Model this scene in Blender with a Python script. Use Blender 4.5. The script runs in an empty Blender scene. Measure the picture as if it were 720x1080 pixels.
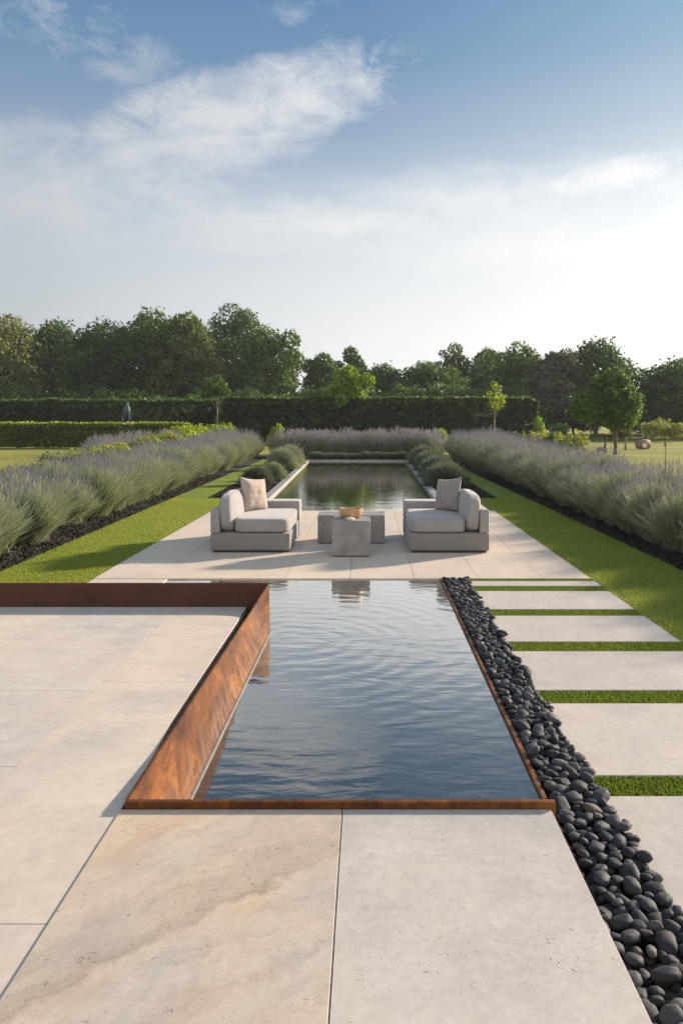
import bpy, bmesh, math, random
import numpy as np
from mathutils import Vector, Matrix

random.seed(7)
R = np.random.default_rng(11)
PI = math.pi
scene = bpy.context.scene
COL = scene.collection

# ------------------------------------------------------------------ camera frame (metres; X right, Y away, Z up)
CAMZ = 1.65
FPX = 800.0
def gp(px, py, z=0.0):
    """ground point at height z that the photograph shows at pixel (px,py) of 720x1080"""
    D = (CAMZ - z) * FPX / (py - 445.0)
    return ((px - 387.0) / FPX * D, D)
def X_at(px, D): return (px - 387.0) / FPX * D
def Z_at(py, D): return CAMZ - (py - 445.0) / FPX * D

# ------------------------------------------------------------------ helpers: objects
def tag(o, label=None, cat=None, group=None, kind=None):
    if label: o['label'] = label
    if cat: o['category'] = cat
    if group: o['group'] = group
    if kind: o['kind'] = kind
    return o
def empty(name, loc=(0, 0, 0), rz=0.0):
    o = bpy.data.objects.new(name, None); COL.objects.link(o)
    o.location = loc; o.rotation_euler = (0, 0, rz); o.empty_display_size = .1
    return o
def link_mesh(name, me, mat=None, parent=None):
    o = bpy.data.objects.new(name, me); COL.objects.link(o)
    if mat is not None and len(me.materials) == 0: me.materials.append(mat)
    if parent is not None: o.parent = parent
    return o
def np_mesh(name, V, F, smooth=False, matidx=None):
    """V (n,3); F (m,k) with one k, or a list of such arrays"""
    if isinstance(F, np.ndarray): F = [F]
    F = [np.asarray(f, dtype=np.int32) for f in F if len(f)]
    me = bpy.data.meshes.new(name)
    V = np.ascontiguousarray(V, dtype=np.float32)
    me.vertices.add(len(V)); me.vertices.foreach_set('co', V.ravel())
    loops = np.concatenate([f.ravel() for f in F])
    sizes = np.concatenate([np.full(len(f), f.shape[1], dtype=np.int32) for f in F])
    starts = np.concatenate([[0], np.cumsum(sizes)[:-1]]).astype(np.int32)
    me.loops.add(len(loops)); me.loops.foreach_set('vertex_index', loops)
    me.polygons.add(len(sizes)); me.polygons.foreach_set('loop_start', starts)
    if smooth: me.polygons.foreach_set('use_smooth', np.ones(len(sizes), dtype=bool))
    if matidx is not None: me.polygons.foreach_set('material_index', np.asarray(matidx, dtype=np.int32))
    me.update(calc_edges=True); me.validate()
    return me
def bm_obj(name, bm, mat, parent=None, smooth=False):
    me = bpy.data.meshes.new(name); bm.normal_update(); bm.to_mesh(me); bm.free()
    if smooth:
        me.polygons.foreach_set('use_smooth', np.ones(len(me.polygons), dtype=bool))
    return link_mesh(name, me, mat, parent)
def add_box(bm, x0, x1, y0, y1, z0, z1, bevel=0.0, seg=2):
    r = bmesh.ops.create_cube(bm, size=1.0)
    for v in r['verts']:
        v.co = Vector((x0 + (v.co.x + .5) * (x1 - x0), y0 + (v.co.y + .5) * (y1 - y0), z0 + (v.co.z + .5) * (z1 - z0)))
    if bevel > 0:
        es = list({e for v in r['verts'] for e in v.link_edges})
        bmesh.ops.bevel(bm, geom=es, offset=bevel, segments=seg, affect='EDGES', profile=.5)
def add_prism(bm, pts, z0, z1, bevel=0.0):
    """vertical prism over a plan outline (counter-clockwise)"""
    lo = [bm.verts.new((x, y, z0)) for x, y in pts]; hi = [bm.verts.new((x, y, z1)) for x, y in pts]
    n = len(pts); fs = [bm.faces.new(hi), bm.faces.new(lo[::-1])]
    for i in range(n): fs.append(bm.faces.new((lo[i], lo[(i+1) % n], hi[(i+1) % n], hi[i])))
    if bevel:
        es = [e for e in fs[0].edges]
        bmesh.ops.bevel(bm, geom=es, offset=bevel, segments=2, affect='EDGES', profile=.5)
def tube(pts, radii, n=8):
    """closed tapered tube through pts -> (V,F)"""
    P = [Vector(p) for p in pts]; V = []; F = []
    up = Vector((.13, .27, 1)).normalized()
    for i, p in enumerate(P):
        t = (P[min(i+1, len(P)-1)] - P[max(i-1, 0)]).normalized()
        a = t.cross(up) if abs(t.dot(up)) < .97 else t.cross(Vector((1, 0, 0)))
        a.normalize(); b = t.cross(a)
        for k in range(n):
            th = 2*PI*k/n
            V.append(p + (a*math.cos(th) + b*math.sin(th))*radii[i])
    for i in range(len(P)-1):
        for k in range(n):
            F.append((i*n+k, i*n+(k+1) % n, (i+1)*n+(k+1) % n, (i+1)*n+k))
    c = len(V); V.append(P[-1]); c0 = len(V); V.append(P[0])
    T = [((len(P)-1)*n+k, (len(P)-1)*n+(k+1) % n, c) for k in range(n)] + [((k+1) % n, k, c0) for k in range(n)]
    return np.array([tuple(v) for v in V]), np.array(F), np.array(T)
def tubes_mesh(name, items, n=8):
    Vs, Qs, Ts, off = [], [], [], 0
    for pts, rad in items:
        V, F, T = tube(pts, rad, n); Vs.append(V); Qs.append(F+off); Ts.append(T+off); off += len(V)
    return np_mesh(name, np.concatenate(Vs), [np.concatenate(Qs), np.concatenate(Ts)], smooth=True)

# ------------------------------------------------------------------ helpers: materials
class NT:
    def __init__(s, name):
        s.m = bpy.data.materials.new(name); s.m.use_nodes = True
        s.t = s.m.node_tree; s.t.nodes.clear()
        s.out = s.t.nodes.new('ShaderNodeOutputMaterial')
    def n(s, typ, **kw):
        nd = s.t.nodes.new('ShaderNode' + typ)
        for k, v in kw.items():
            if k.startswith('_'): setattr(nd, k[1:], v)
            else:
                key = k.replace('__', ' ')
                sock = nd.inputs[int(key[1:])] if (key[0] == 'i' and key[1:].isdigit()) else nd.inputs[key]
                if hasattr(v, 'is_linked') or isinstance(v, bpy.types.NodeSocket): s.t.links.new(v, sock)
                else: sock.default_value = v
        return nd
    def ramp(s, fac, stops, interp='LINEAR'):
        nd = s.t.nodes.new('ShaderNodeValToRGB'); cr = nd.color_ramp; cr.interpolation = interp
        while len(cr.elements) > 1: cr.elements.remove(cr.elements[0])
        for i, (p, c) in enumerate(stops):
            e = cr.elements[0] if i == 0 else cr.elements.new(p)
            e.position = p; c = c if isinstance(c, (tuple, list)) else (c, c, c)
            e.color = (*c[:3], 1)
        s.t.links.new(fac, nd.inputs[0]); return nd.outputs[0]
    def mix(s, fac, a, b, mode='MIX'):
        nd = s.t.nodes.new('ShaderNodeMix'); nd.data_type = 'RGBA'; nd.blend_type = mode
        for sock, v in ((nd.inputs[0], fac), (nd.inputs[6], a), (nd.inputs[7], b)):
            if isinstance(v, bpy.types.NodeSocket): s.t.links.new(v, sock)
            else: sock.default_value = v if not isinstance(v, tuple) else (*v[:3], 1)
        return nd.outputs[2]
    def math(s, op, a, b=None, clamp=False):
        nd = s.t.nodes.new('ShaderNodeMath'); nd.operation = op; nd.use_clamp = clamp
        for sock, v in zip(nd.inputs, (a, b)):
            if v is None: continue
            if isinstance(v, bpy.types.NodeSocket): s.t.links.new(v, sock)
            else: sock.default_value = v
        return nd.outputs[0]
    def coord(s, which='Object', scale=(1, 1, 1), rot=(0, 0, 0), loc=(0, 0, 0)):
        tc = s.n('TexCoord'); mp = s.n('Mapping', Vector=tc.outputs[which])
        mp.inputs['Scale'].default_value = scale; mp.inputs['Rotation'].default_value = rot; mp.inputs['Location'].default_value = loc
        return mp.outputs[0]
    def noise(s, vec, scale, detail=4.0, rough=.55, dist=0.0):
        nd = s.n('TexNoise', Vector=vec, Scale=scale, Detail=detail, Roughness=rough, Distortion=dist)
        return nd.outputs[0]
    def bump(s, h, strength=.3, dist=.01, normal=None):
        nd = s.n('Bump', Height=h, Strength=strength, Distance=dist)
        if normal is not None: s.t.links.new(normal, nd.inputs['Normal'])
        return nd.outputs[0]
    def surf(s, shader): s.t.links.new(shader, s.out.inputs['Surface']); return s.m
    def principled(s, color, rough=.6, normal=None, metal=0.0, spec=.5, **kw):
        nd = s.t.nodes.new('ShaderNodeBsdfPrincipled')
        for key, v in (('Base Color', color), ('Roughness', rough), ('Metallic', metal), ('Specular IOR Level', spec), *kw.items()):
            if isinstance(v, bpy.types.NodeSocket): s.t.links.new(v, nd.inputs[key])
            else: nd.inputs[key].default_value = (*v[:3], 1) if isinstance(v, tuple) else v
        if normal is not None: s.t.links.new(normal, nd.inputs['Normal'])
        return nd.outputs[0]

def leaf_mat(name, cols, trans=.35, rough=.55, objvar=.25, spec=.25, tcol=None):
    """cols: list of colours; each leaf takes one at random"""
    m = NT(name)
    g = m.n('NewGeometry')
    r = g.outputs['Random Per Island']
    oi = m.n('ObjectInfo').outputs['Random']
    r2 = m.math('ADD', m.math('MULTIPLY', r, 1-objvar), m.math('MULTIPLY', oi, objvar))
    st = [(i/(len(cols)-1) if len(cols) > 1 else 0, c) for i, c in enumerate(cols)]
    c = m.ramp(r2, st)
    p = m.principled(c, rough, spec=spec)
    tc = m.mix(1.0, c, tcol or (1.25, 1.2, .6), 'MULTIPLY')
    t = m.n('BsdfTranslucent', Color=tc).outputs[0]
    mx = m.n('MixShader', Fac=trans, i1=p, i2=t)
    return m.surf(mx.outputs[0])

def stone_mat(name, base, grey, warm, vein=False, scale=1.0, pits=True, warm_amt=.5):
    m = NT(name); v = m.coord()
    oi = m.n('ObjectInfo').outputs['Random']
    n1 = m.noise(v, 1.0*scale, 6, .62, .9)
    c = m.ramp(n1, [(.38, grey), (.5, base), (.62, warm)])
    # sedimentary streaks
    vs = m.coord(scale=(1.2*scale, 5.0*scale, 3), rot=(0, 0, math.radians(-33)))
    n2 = m.noise(vs, 1.3, 7, .62, .6)
    c = m.mix(m.ramp(n2, [(.35, .0), (.75, .55)]), c, tuple(x*1.08 for x in warm))
    c = m.mix(m.ramp(n2, [(.2, .5), (.42, .0)]), c, grey)
    # fine mottling
    n3 = m.noise(v, 38*scale, 6, .7)
    isl = m.n('NewGeometry').outputs['Random Per Island']
    c = m.mix(.35, c, m.ramp(n3, [(.3, .36), (.7, .64)]), 'OVERLAY')
    c = m.mix(.7, c, m.ramp(m.math('FRACT', m.math('ADD', isl, oi)), [(0, (.455, .465, .475)), (.5, (.5, .5, .5)), (1, (.545, .53, .51))]), 'OVERLAY')
    n5 = m.noise(v, 6*scale, 6, .65)
    c = m.mix(.5, c, m.ramp(n5, [(.3, .42), (.7, .58)]), 'OVERLAY')
    pitmod = None
    if vein:
        # a long rusty vein runs across the slab: warm pitted stone on one side, grey stone on the other
        dt = m.n('VectorMath', _operation='DOT_PRODUCT', i0=v, i1=(-.657, .755, 0)).outputs['Value']
        wob = m.math('MULTIPLY', m.math('SUBTRACT', m.noise(v, 2.4, 9, .68), .5), .34)
        d = m.math('ADD', m.math('ADD', dt, wob), -1.79)
        dd = m.math('ADD', d, .5)
        tt = m.n('VectorMath', _operation='DOT_PRODUCT', i0=v, i1=(.755, .657, 0)).outputs['Value']
        sv_ = m.n('CombineXYZ', X=m.math('MULTIPLY', m.math('ADD', dt, wob), 5.0), Y=tt, Z=0.0).outputs[0]
        stk = m.noise(sv_, 2.4, 10, .7, .3)
        brk = m.ramp(m.noise(v, 1.7, 8, .68, .4), [(.30, .15), (.62, 1)])
        c = m.mix(m.math('MULTIPLY', brk, m.ramp(dd, [(.50, 0), (.70, .5), (1, .65)])), c, warm)
        c = m.mix(m.math('MULTIPLY', brk, m.ramp(dd, [(.0, .5), (.28, .42), (.47, .04), (.5, 0)])), c, (.44, .41, .385))
        band = m.math('MULTIPLY', m.ramp(dd, [(.47, 0.0), (.53, .62), (.62, .35), (.74, 0)]), m.ramp(m.noise(v, 4, 6, .7), [(.3, .3), (.6, 1)]))
        c = m.mix(band, c, (.40, .315, .24))
        c = m.mix(m.ramp(dd, [(.38, 0), (.47, .26), (.497, .2), (.54, 0)]), c, (.60, .46, .33))
        line = m.ramp(m.math('ABSOLUTE', d), [(0, .5), (.006, .25), (.026, 0)])
        line = m.math('MULTIPLY', line, m.ramp(m.noise(v, 6, 4), [(.38, 0.05), (.6, .9)]))
        c = m.mix(line, c, (.25, .17, .12))
        c = m.mix(.75, c, m.ramp(stk, [(.30, (.39, .385, .38)), (.5, (.5, .5, .5)), (.70, (.60, .595, .58))]), 'OVERLAY')
        pitmod = m.math('ADD', m.math('MULTIPLY', band, .13), .01)
    h = m.math('ADD', m.math('MULTIPLY', n3, .12), m.math('MULTIPLY', n5, .25))
    if pits:
        pn = m.noise(m.coord(scale=(1, 1.5, 1), rot=(0, 0, -.7)), 62*scale, 3, .5, .6)
        dn = m.math('MULTIPLY', m.math('SUBTRACT', m.noise(vs, 1.1, 5, .65), .5), .28)
        pv = m.math('ADD', pn, dn)
        if pitmod is not None: pv = m.math('ADD', pv, pitmod)
        pit = m.math('MAXIMUM', m.ramp(pv, [(.69, 0), (.76, 1)]), m.math('MULTIPLY', m.ramp(m.math('ADD', m.noise(v, 150*scale, 2, .5), dn), [(.665, 0), (.75, 1)]), .6))
        c = m.mix(m.math('MULTIPLY', pit, .6), c, (.22, .17, .12))
        h = m.math('SUBTRACT', h, m.math('MULTIPLY', pit, .9))
    rg = m.ramp(n5, [(.3, .62), (.7, .8)])
    return m.surf(m.principled(c, rg, m.bump(h, .30, .005), spec=.3))

def corten_mat(name):
    m = NT(name); v = m.coord()
    vs = m.coord(scale=(1.2, .6, 1.25))
    n1 = m.noise(vs, 2.2, 9, .70, .4)
    n2 = m.noise(m.coord(scale=(1, .5, 1)), 9, 6, .7)
    n3 = m.noise(v, 60, 4, .7)
    c = m.ramp(n1, [(.32, (.040, .016, .010)), (.42, (.085, .030, .013)), (.52, (.165, .060, .017)), (.60, (.29, .110, .024)), (.70, (.20, .070, .020)), (.8, (.075, .028, .013))])
    c = m.mix(m.ramp(n2, [(.42, 0.0), (.72, .7)]), c, (.065, .026, .014))
    n6 = m.noise(m.coord(scale=(1, .55, 1)), 22, 7, .75)
    c = m.mix(.7, c, m.ramp(n6, [(.32, .3), (.68, .7)]), 'OVERLAY')
    c = m.mix(.6, c, m.ramp(n3, [(.3, .3), (.7, .7)]), 'OVERLAY')
    # pale run-off streaks towards the water
    n4 = m.noise(m.coord(scale=(6, 6, .5)), 3.0, 5, .6)
    sz = m.n('SeparateXYZ', Vector=v)
    low = m.ramp(sz.outputs['Z'], [(0.0, .75), (.22, 0)])
    c = m.mix(m.math('MULTIPLY', low, m.ramp(n4, [(.45, 0), (.65, 1)])), c, (.20, .15, .115))
    return m.surf(m.principled(c, .62, m.bump(m.math('ADD', n2, m.math('MULTIPLY', n3, .4)), .25, .004), spec=.12))

def water_mat(name, deep, scale=1.0, strength=.25, rings=None, stretch=(1, 1, 1), k=1.0):
    m = NT(name)
    v = m.coord(scale=stretch)
    a = m.noise(v, 3.2*scale, 2, .5, .6)
    b = m.noise(m.coord(scale=(stretch[0]*1.0, stretch[1]*1.4, 1), rot=(0, 0, .5)), 7.5*scale, 3, .5, .5)
    h = m.math('ADD', a, m.math('MULTIPLY', b, .35))
    if rings:
        tc = m.n('TexCoord'); mp = m.n('Mapping', Vector=tc.outputs['Object'])
        mp.inputs['Location'].default_value = (-rings[0], -rings[1], 0)
        w = m.n('TexWave', _wave_type='RINGS', _rings_direction='SPHERICAL', Vector=mp.outputs[0], Scale=1.9, Distortion=7.0, Detail=2.0)
        w.inputs['Detail Scale'].default_value = .8
        ln = m.n('VectorMath', _operation='LENGTH', i0=mp.outputs[0])
        fall = m.ramp(m.math('MULTIPLY', ln.outputs['Value'], .3), [(.0, .0), (.2, .27), (.75, .08), (1, 0)])
        h = m.math('ADD', h, m.math('MULTIPLY', w.outputs['Fac'], fall))
    nrm = m.bump(h, strength, .06)
    lw = m.n('LayerWeight', Blend=.5, Normal=nrm).outputs['Facing']
    fr = m.ramp(lw, [(0, .03), (.30, .035), (.44, .08*k), (.60, .36*k), (.72, .66*k), (.82, min(1, .88*k)), (1, 1)])
    dif = m.principled(deep, .3, nrm, spec=.0)
    glo = m.n('BsdfGlossy', Color=(.98, .95, .90, 1), Roughness=.045, Normal=nrm).outputs[0]
    return m.surf(m.n('MixShader', Fac=fr, i1=dif, i2=glo).outputs[0])

def simple(name, col, rough=.7, nscale=20, amt=.4, bump=.2, bdist=.005, metal=0, spec=.4, detail=5):
    m = NT(name); v = m.coord(); n = m.noise(v, nscale, detail, .65)
    c = m.mix(amt, col, m.ramp(n, [(.28, .28), (.72, .72)]), 'OVERLAY')
    return m.surf(m.principled(c, rough, m.bump(n, bump, bdist), metal=metal, spec=spec))
M = {}
M['slab_warm'] = stone_mat('warm_travertine', (.54, .455, .37), (.455, .415, .375), (.60, .465, .335), vein=True)
M['slab_grey'] = stone_mat('pale_travertine', (.52, .475, .425), (.415, .395, .37), (.57, .50, .415), scale=.9)
M['limestone'] = stone_mat('cream_limestone', (.58, .50, .42), (.51, .46, .40), (.63, .52, .41), scale=.6, pits=False)
M['limestone_grey'] = stone_mat('grey_limestone', (.545, .485, .42), (.495, .45, .405), (.59, .51, .42), scale=.7, pits=False)
M['terrace'] = stone_mat('terrace_limestone', (.62, .515, .415), (.56, .485, .40), (.66, .53, .41), scale=.5, pits=False)
M['park_leaf'] = leaf_mat('park_tree_foliage', [(.06, .12, .03), (.11, .19, .045), (.18, .27, .07)], .45, .5)
M['step_stone'] = stone_mat('stepping_limestone', (.51, .455, .40), (.465, .425, .385), (.55, .475, .395), scale=.7)
M['lit_olive_leaf'] = leaf_mat('lit_olive_foliage', [(.10, .125, .04), (.17, .19, .065), (.25, .26, .10)], .42, .5)  # olive leaf lightened, sunlight on the left-end trees put into the colour
M['corten'] = corten_mat('rusted_steel')
M['shaded_rust'] = simple('shaded_brown_rust', (.082, .030, .016), .75, 3, .6, .15)  # same steel darkened: the back plate's backlit shade is put into the colour
M['mortar'] = NT('dark_joint'); M['mortar'] = M['mortar'].surf(M['mortar'].principled((.05, .045, .04), .9))
M['water_near'] = water_mat('pond_water', (.016, .019, .018), 1.0, .06, rings=(-.55, 5.75), stretch=(.75, 1.5, 1))
M['water_far'] = water_mat('pool_water', (.006, .009, .008), 1.0, .035, stretch=(.45, 1.5, 1), k=.95)
M['concrete'] = simple('cast_concrete', (.27, .255, .24), .75, 7, .6, .15)
M['coping'] = simple('grey_coping_stone', (.27, .26, .245), .7, 6, .4)
M['soil'] = simple('dark_mulch', (.028, .022, .018), .95, 45, .9, .9, .03)
M['chip'] = leaf_mat('bark_chip', [(.015, .012, .010), (.035, .026, .020), (.065, .048, .036)], 0.0, .9)
M['plinth'] = simple('plinth_stone', (.40, .36, .32), .8, 8)
M['bark'] = simple('tree_bark', (.10, .075, .05), .9, 14, .7, .8, .03)
M['bark_pale'] = simple('young_bark', (.22, .19, .13), .8, 14, .5, .5, .02)
M['wood'] = simple('pale_wood', (.48, .29, .155), .5, 18, .5, .15)
M['post'] = simple('weathered_wood', (.20, .15, .11), .85, 20, .6)
M['verdigris'] = simple('verdigris_metal', (.045, .085, .085), .6, 12, .6)
M['cream'] = simple('cream_ceramic', (.72, .62, .48), .45, 30, .15)

def lawn_mat(name, c0, c1, c2, sc=1.0):
    m = NT(name); v = m.coord()
    a = m.noise(v, 1.1*sc, 4, .6, .3); b = m.noise(v, 26*sc, 5, .7); g = m.noise(m.coord(scale=(1, .45, 1)), 160*sc, 3, .7)
    c = m.ramp(a, [(.3, c0), (.5, c1), (.72, c2)])
    c = m.mix(.55, c, m.ramp(b, [(.3, .33), (.7, .67)]), 'OVERLAY')
    c = m.mix(.6, c, m.ramp(g, [(.3, .25), (.7, .75)]), 'OVERLAY')
    return m.surf(m.principled(c, .85, m.bump(m.math('ADD', g, m.math('MULTIPLY', b, .6)), .7, .02), spec=.15))
M['lawn'] = lawn_mat('mown_lawn', (.15, .20, .024), (.185, .235, .030), (.23, .27, .045))
M['field'] = lawn_mat('meadow_grass', (.19, .195, .032), (.26, .25, .045), (.34, .31, .075), .25)
M['blade'] = leaf_mat('grass_blade', [(.18, .215, .028), (.255, .29, .042), (.33, .36, .065), (.33, .34, .09)], .5, .5)

def fabric_mat(name, col):
    m = NT(name); tc = m.coord('Object')
    w1 = m.n('TexWave', Vector=tc, Scale=130, Distortion=1.0); w1.bands_direction = 'X'
    w2 = m.n('TexWave', Vector=tc, Scale=130, Distortion=1.0); w2.bands_direction = 'Z'
    n = m.noise(tc, 90, 5, .7); nb = m.noise(tc, 3.5, 4, .6)
    h = m.math('ADD', m.math('ADD', w1.outputs['Fac'], w2.outputs['Fac']), n)
    c = m.mix(.35, col, m.ramp(n, [(.3, .35), (.7, .65)]), 'OVERLAY')
    c = m.mix(.25, c, m.ramp(nb, [(.3, .4), (.7, .6)]), 'OVERLAY')
    nr = m.bump(nb, .35, .02, m.bump(h, .15, .002))
    return m.surf(m.principled(c, .9, nr, spec=.2, **{'Sheen Weight': .3, 'Sheen Roughness': .5}))
M['fabric'] = fabric_mat('taupe_upholstery', (.315, .295, .275))
M['fabric_base'] = fabric_mat('taupe_base_fabric', (.235, .215, .197))
M['pillow_a'] = fabric_mat('sand_linen', (.42, .335, .28))
M['pillow_b'] = fabric_mat('grey_linen', (.265, .24, .22))

m = NT('black_pebble'); oi = m.n('ObjectInfo').outputs['Random']; isl = m.n('NewGeometry').outputs['Random Per Island']
v = m.coord(); n = m.noise(v, 35, 5, .7)
rr = m.math('FRACT', m.math('ADD', oi, isl))
c = m.ramp(rr, [(0, (.018, .019, .022)), (.45, (.030, .032, .036)), (.8, (.048, .050, .055)), (.93, (.095, .093, .09)), (1.0, (.10, .078, .062))])
c = m.mix(.5, c, m.ramp(n, [(.3, .3), (.7, .7)]), 'OVERLAY')
M['pebble'] = m.surf(m.principled(c, m.ramp(n, [(.3, .55), (.7, .85)]), m.bump(n, .25, .003), spec=.35))

# foliage
M['lav_leaf'] = leaf_mat('lavender_foliage', [(.19, .22, .125), (.285, .315, .195), (.38, .40, .275)], .26, .6, .3, .2, (1.1, 1.1, .8))
M['lav_flower'] = leaf_mat('lavender_spike', [(.205, .205, .225), (.275, .275, .295), (.35, .345, .36)], .25, .7, .3, .15, (1.05, .95, 1.05))
M['lav_pink'] = leaf_mat('faded_lavender_spike', [(.29, .285, .285), (.36, .35, .35), (.43, .42, .41)], .25, .7, .3, .15, (1.05, .95, 1.0))
M['silver_leaf'] = leaf_mat('silver_foliage', [(.085, .11, .075), (.13, .16, .105), (.19, .215, .15)], .25, .6, .3, .2, (1.1, 1.1, .8))
M['lime_leaf'] = leaf_mat('lime_foliage', [(.20, .24, .05), (.28, .30, .07), (.36, .36, .11)], .4, .5)
M['dark_leaf'] = leaf_mat('dark_foliage', [(.034, .072, .024), (.062, .120, .036), (.110, .180, .055)], .42, .5)
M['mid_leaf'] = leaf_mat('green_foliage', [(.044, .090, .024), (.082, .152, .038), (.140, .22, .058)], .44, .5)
M['olive_leaf'] = leaf_mat('olive_foliage', [(.070, .11, .030), (.125, .175, .046), (.19, .24, .07)], .42, .5)
M['grey_leaf'] = leaf_mat('grey_brown_foliage', [(.070, .080, .048), (.105, .112, .068), (.145, .145, .092)], .25, .6)
M['bright_leaf'] = leaf_mat('fresh_foliage', [(.13, .22, .026), (.22, .33, .038), (.32, .43, .065)], .45, .45)
M['yellow_leaf'] = leaf_mat('golden_foliage', [(.20, .27, .025), (.29, .36, .04), (.38, .43, .06)], .45, .45)
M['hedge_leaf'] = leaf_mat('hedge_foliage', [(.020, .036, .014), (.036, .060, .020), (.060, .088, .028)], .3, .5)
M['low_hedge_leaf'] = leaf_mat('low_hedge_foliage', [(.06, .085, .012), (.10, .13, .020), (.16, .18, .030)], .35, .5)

# ------------------------------------------------------------------ foliage generators
def wnoise(P, f, seed):
    r = np.random.default_rng(seed); s = np.zeros(len(P))
    for k in range(5):
        d = r.normal(size=3); d /= np.linalg.norm(d); ff = f*(1.0+.45*k)
        s += np.sin(P @ (d*ff*2*PI) + r.uniform(0, 6.28)) * np.cos(P @ (np.roll(d, 1)*ff*1.7*2*PI) + r.uniform(0, 6.28)) / (1+.25*k)
    return s/2.2
def unit(a): return a/np.maximum(np.linalg.norm(a, axis=-1, keepdims=True), 1e-9)
def leaf_quads(C, Nrm, size, rng, aspect=.62, fold=.0):
    """one diamond-ish quad per centre"""
    n = len(C); t = unit(np.cross(Nrm, rng.normal(size=(n, 3)))); b = np.cross(Nrm, t)
    s = (size*rng.uniform(.65, 1.35, n))[:, None] if np.isscalar(size) else (size*rng.uniform(.65, 1.35, n))[:, None]
    V = np.stack([C-t*s, C-b*s*aspect+Nrm*s*.12, C+t*s, C+b*s*aspect+Nrm*s*.12], 1).reshape(-1, 3)
    F = np.arange(4*n).reshape(n, 4)
    return V, F

def lavender_meshes(seed, n, rad, h, nsp, w=.008, tilt=78, spike=(.06, .10), sw=.011, sprad=1.0, lv=.12):
    rng = np.random.default_rng(seed)
    th = rng.uniform(0, 2*PI, n); ph = np.radians(tilt)*np.sqrt(rng.uniform(0.0, 1, n))
    lob = 1+.10*np.sin(3*th+seed)+.07*np.sin(5*th+2*seed)
    L = 1/np.sqrt((np.cos(ph)/h)**2 + (np.sin(ph)/(rad*lob))**2) * np.clip(rng.normal(.86, lv, n), .4, 1.08)
    base = np.stack([rng.normal(0, .16*rad, n), rng.normal(0, .16*rad, n), np.zeros(n)], 1)
    d = np.stack([np.sin(ph)*np.cos(th), np.sin(ph)*np.sin(th), np.cos(ph)], 1)
    mid = base + d*L[:, None]*.5 + np.array([0, 0, 1])*(.06*h)*rng.uniform(.2, 1.3, n)[:, None] - d*[[1, 1, 0]]*.03
    tip = base + d*L[:, None]; tip[:, 2] = np.maximum(tip[:, 2], .02)
    side = unit(np.cross(d, rng.normal(size=(n, 3))))
    ww = (w*rng.uniform(.6, 1.5, n))[:, None]
    V = np.stack([base-side*ww*.5, base+side*ww*.5, mid-side*ww, mid+side*ww, tip-side*ww*.45, tip+side*ww*.45], 1).reshape(-1, 3)
    k = np.arange(n)*6
    F = np.concatenate([np.stack([k, k+1, k+3, k+2], 1), np.stack([k+2, k+3, k+5, k+4], 1)])
    leaf = np_mesh('lavender_foliage', V, F)
    # flower spikes at the outer, upper stems
    out = np.where(ph < np.radians(64))[0]; idx = out[np.argsort(-L[out]/1*(1+rng.uniform(0, .5, len(out))))][:nsp]
    p0 = tip[idx] - d[idx]*.02; dd = unit(d[idx] + [[0, 0, .35]]) ; ln = rng.uniform(spike[0], spike[1], len(idx))[:, None]
    st = rng.uniform(.02, .10, len(idx))[:, None]*sprad
    a = p0 + dd*st; e = a + dd*ln; mm = a + dd*ln*.45
    s1 = unit(np.cross(dd, rng.normal(size=dd.shape))); s2 = np.cross(dd, s1)
    sww = (sw*rng.uniform(.7, 1.3, len(idx)))[:, None]
    q = []
    for s in (s1, s2): q.append(np.stack([a, mm-s*sww, e, mm+s*sww], 1).reshape(-1, 3))
    stem = np.stack([p0-s1*.0025, p0+s1*.0025, a+s1*.0025, a-s1*.0025], 1).reshape(-1, 3)
    V2 = np.concatenate(q+[stem]); F2 = np.arange(len(V2)).reshape(-1, 4)
    fl = np_mesh('lavender_spikes', V2, F2)
    return leaf, fl

def crown_mesh(name, lobes, nleaf, size, seed, gap=-.15, gf=.9, shell=.55):
    """leaf quads spread through ellipsoid lobes (cx,cy,cz,rx,ry,rz)"""
    rng = np.random.default_rng(seed); Vs, off, Fs = [], 0, []
    vol = np.array([(l[3]*l[4]*l[5])**(2/3) for l in lobes]); cnt = (nleaf*vol/vol.sum()).astype(int)
    for l, c in zip(lobes, cnt):
        c2 = int(c*1.5); u = unit(rng.normal(size=(c2, 3)))
        r = shell + (1-shell)*rng.uniform(0, 1, c2)**.7
        bump = 1+.26*wnoise(u*1.0, .9, seed+len(Vs))+.16*wnoise(u*1.0, 2.3, seed+7*len(Vs)); r = np.where(rng.uniform(0, 1, c2) < .12, r*rng.uniform(1.0, 1.14, c2), r)
        P = np.array(l[:3]) + u*(r*bump)[:, None]*np.array(l[3:])
        keep = wnoise(P, gf/max(l[3], .3), seed+99) > gap
        P = P[keep]; u = u[keep]
        N = unit(u*.7 + rng.normal(size=u.shape)*.75 + [[0, 0, .25]])
        V, F = leaf_quads(P, N, size, rng); Vs.append(V); Fs.append(F+off); off += len(V)
    return np_mesh(name, np.concatenate(Vs), np.concatenate(Fs))

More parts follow.
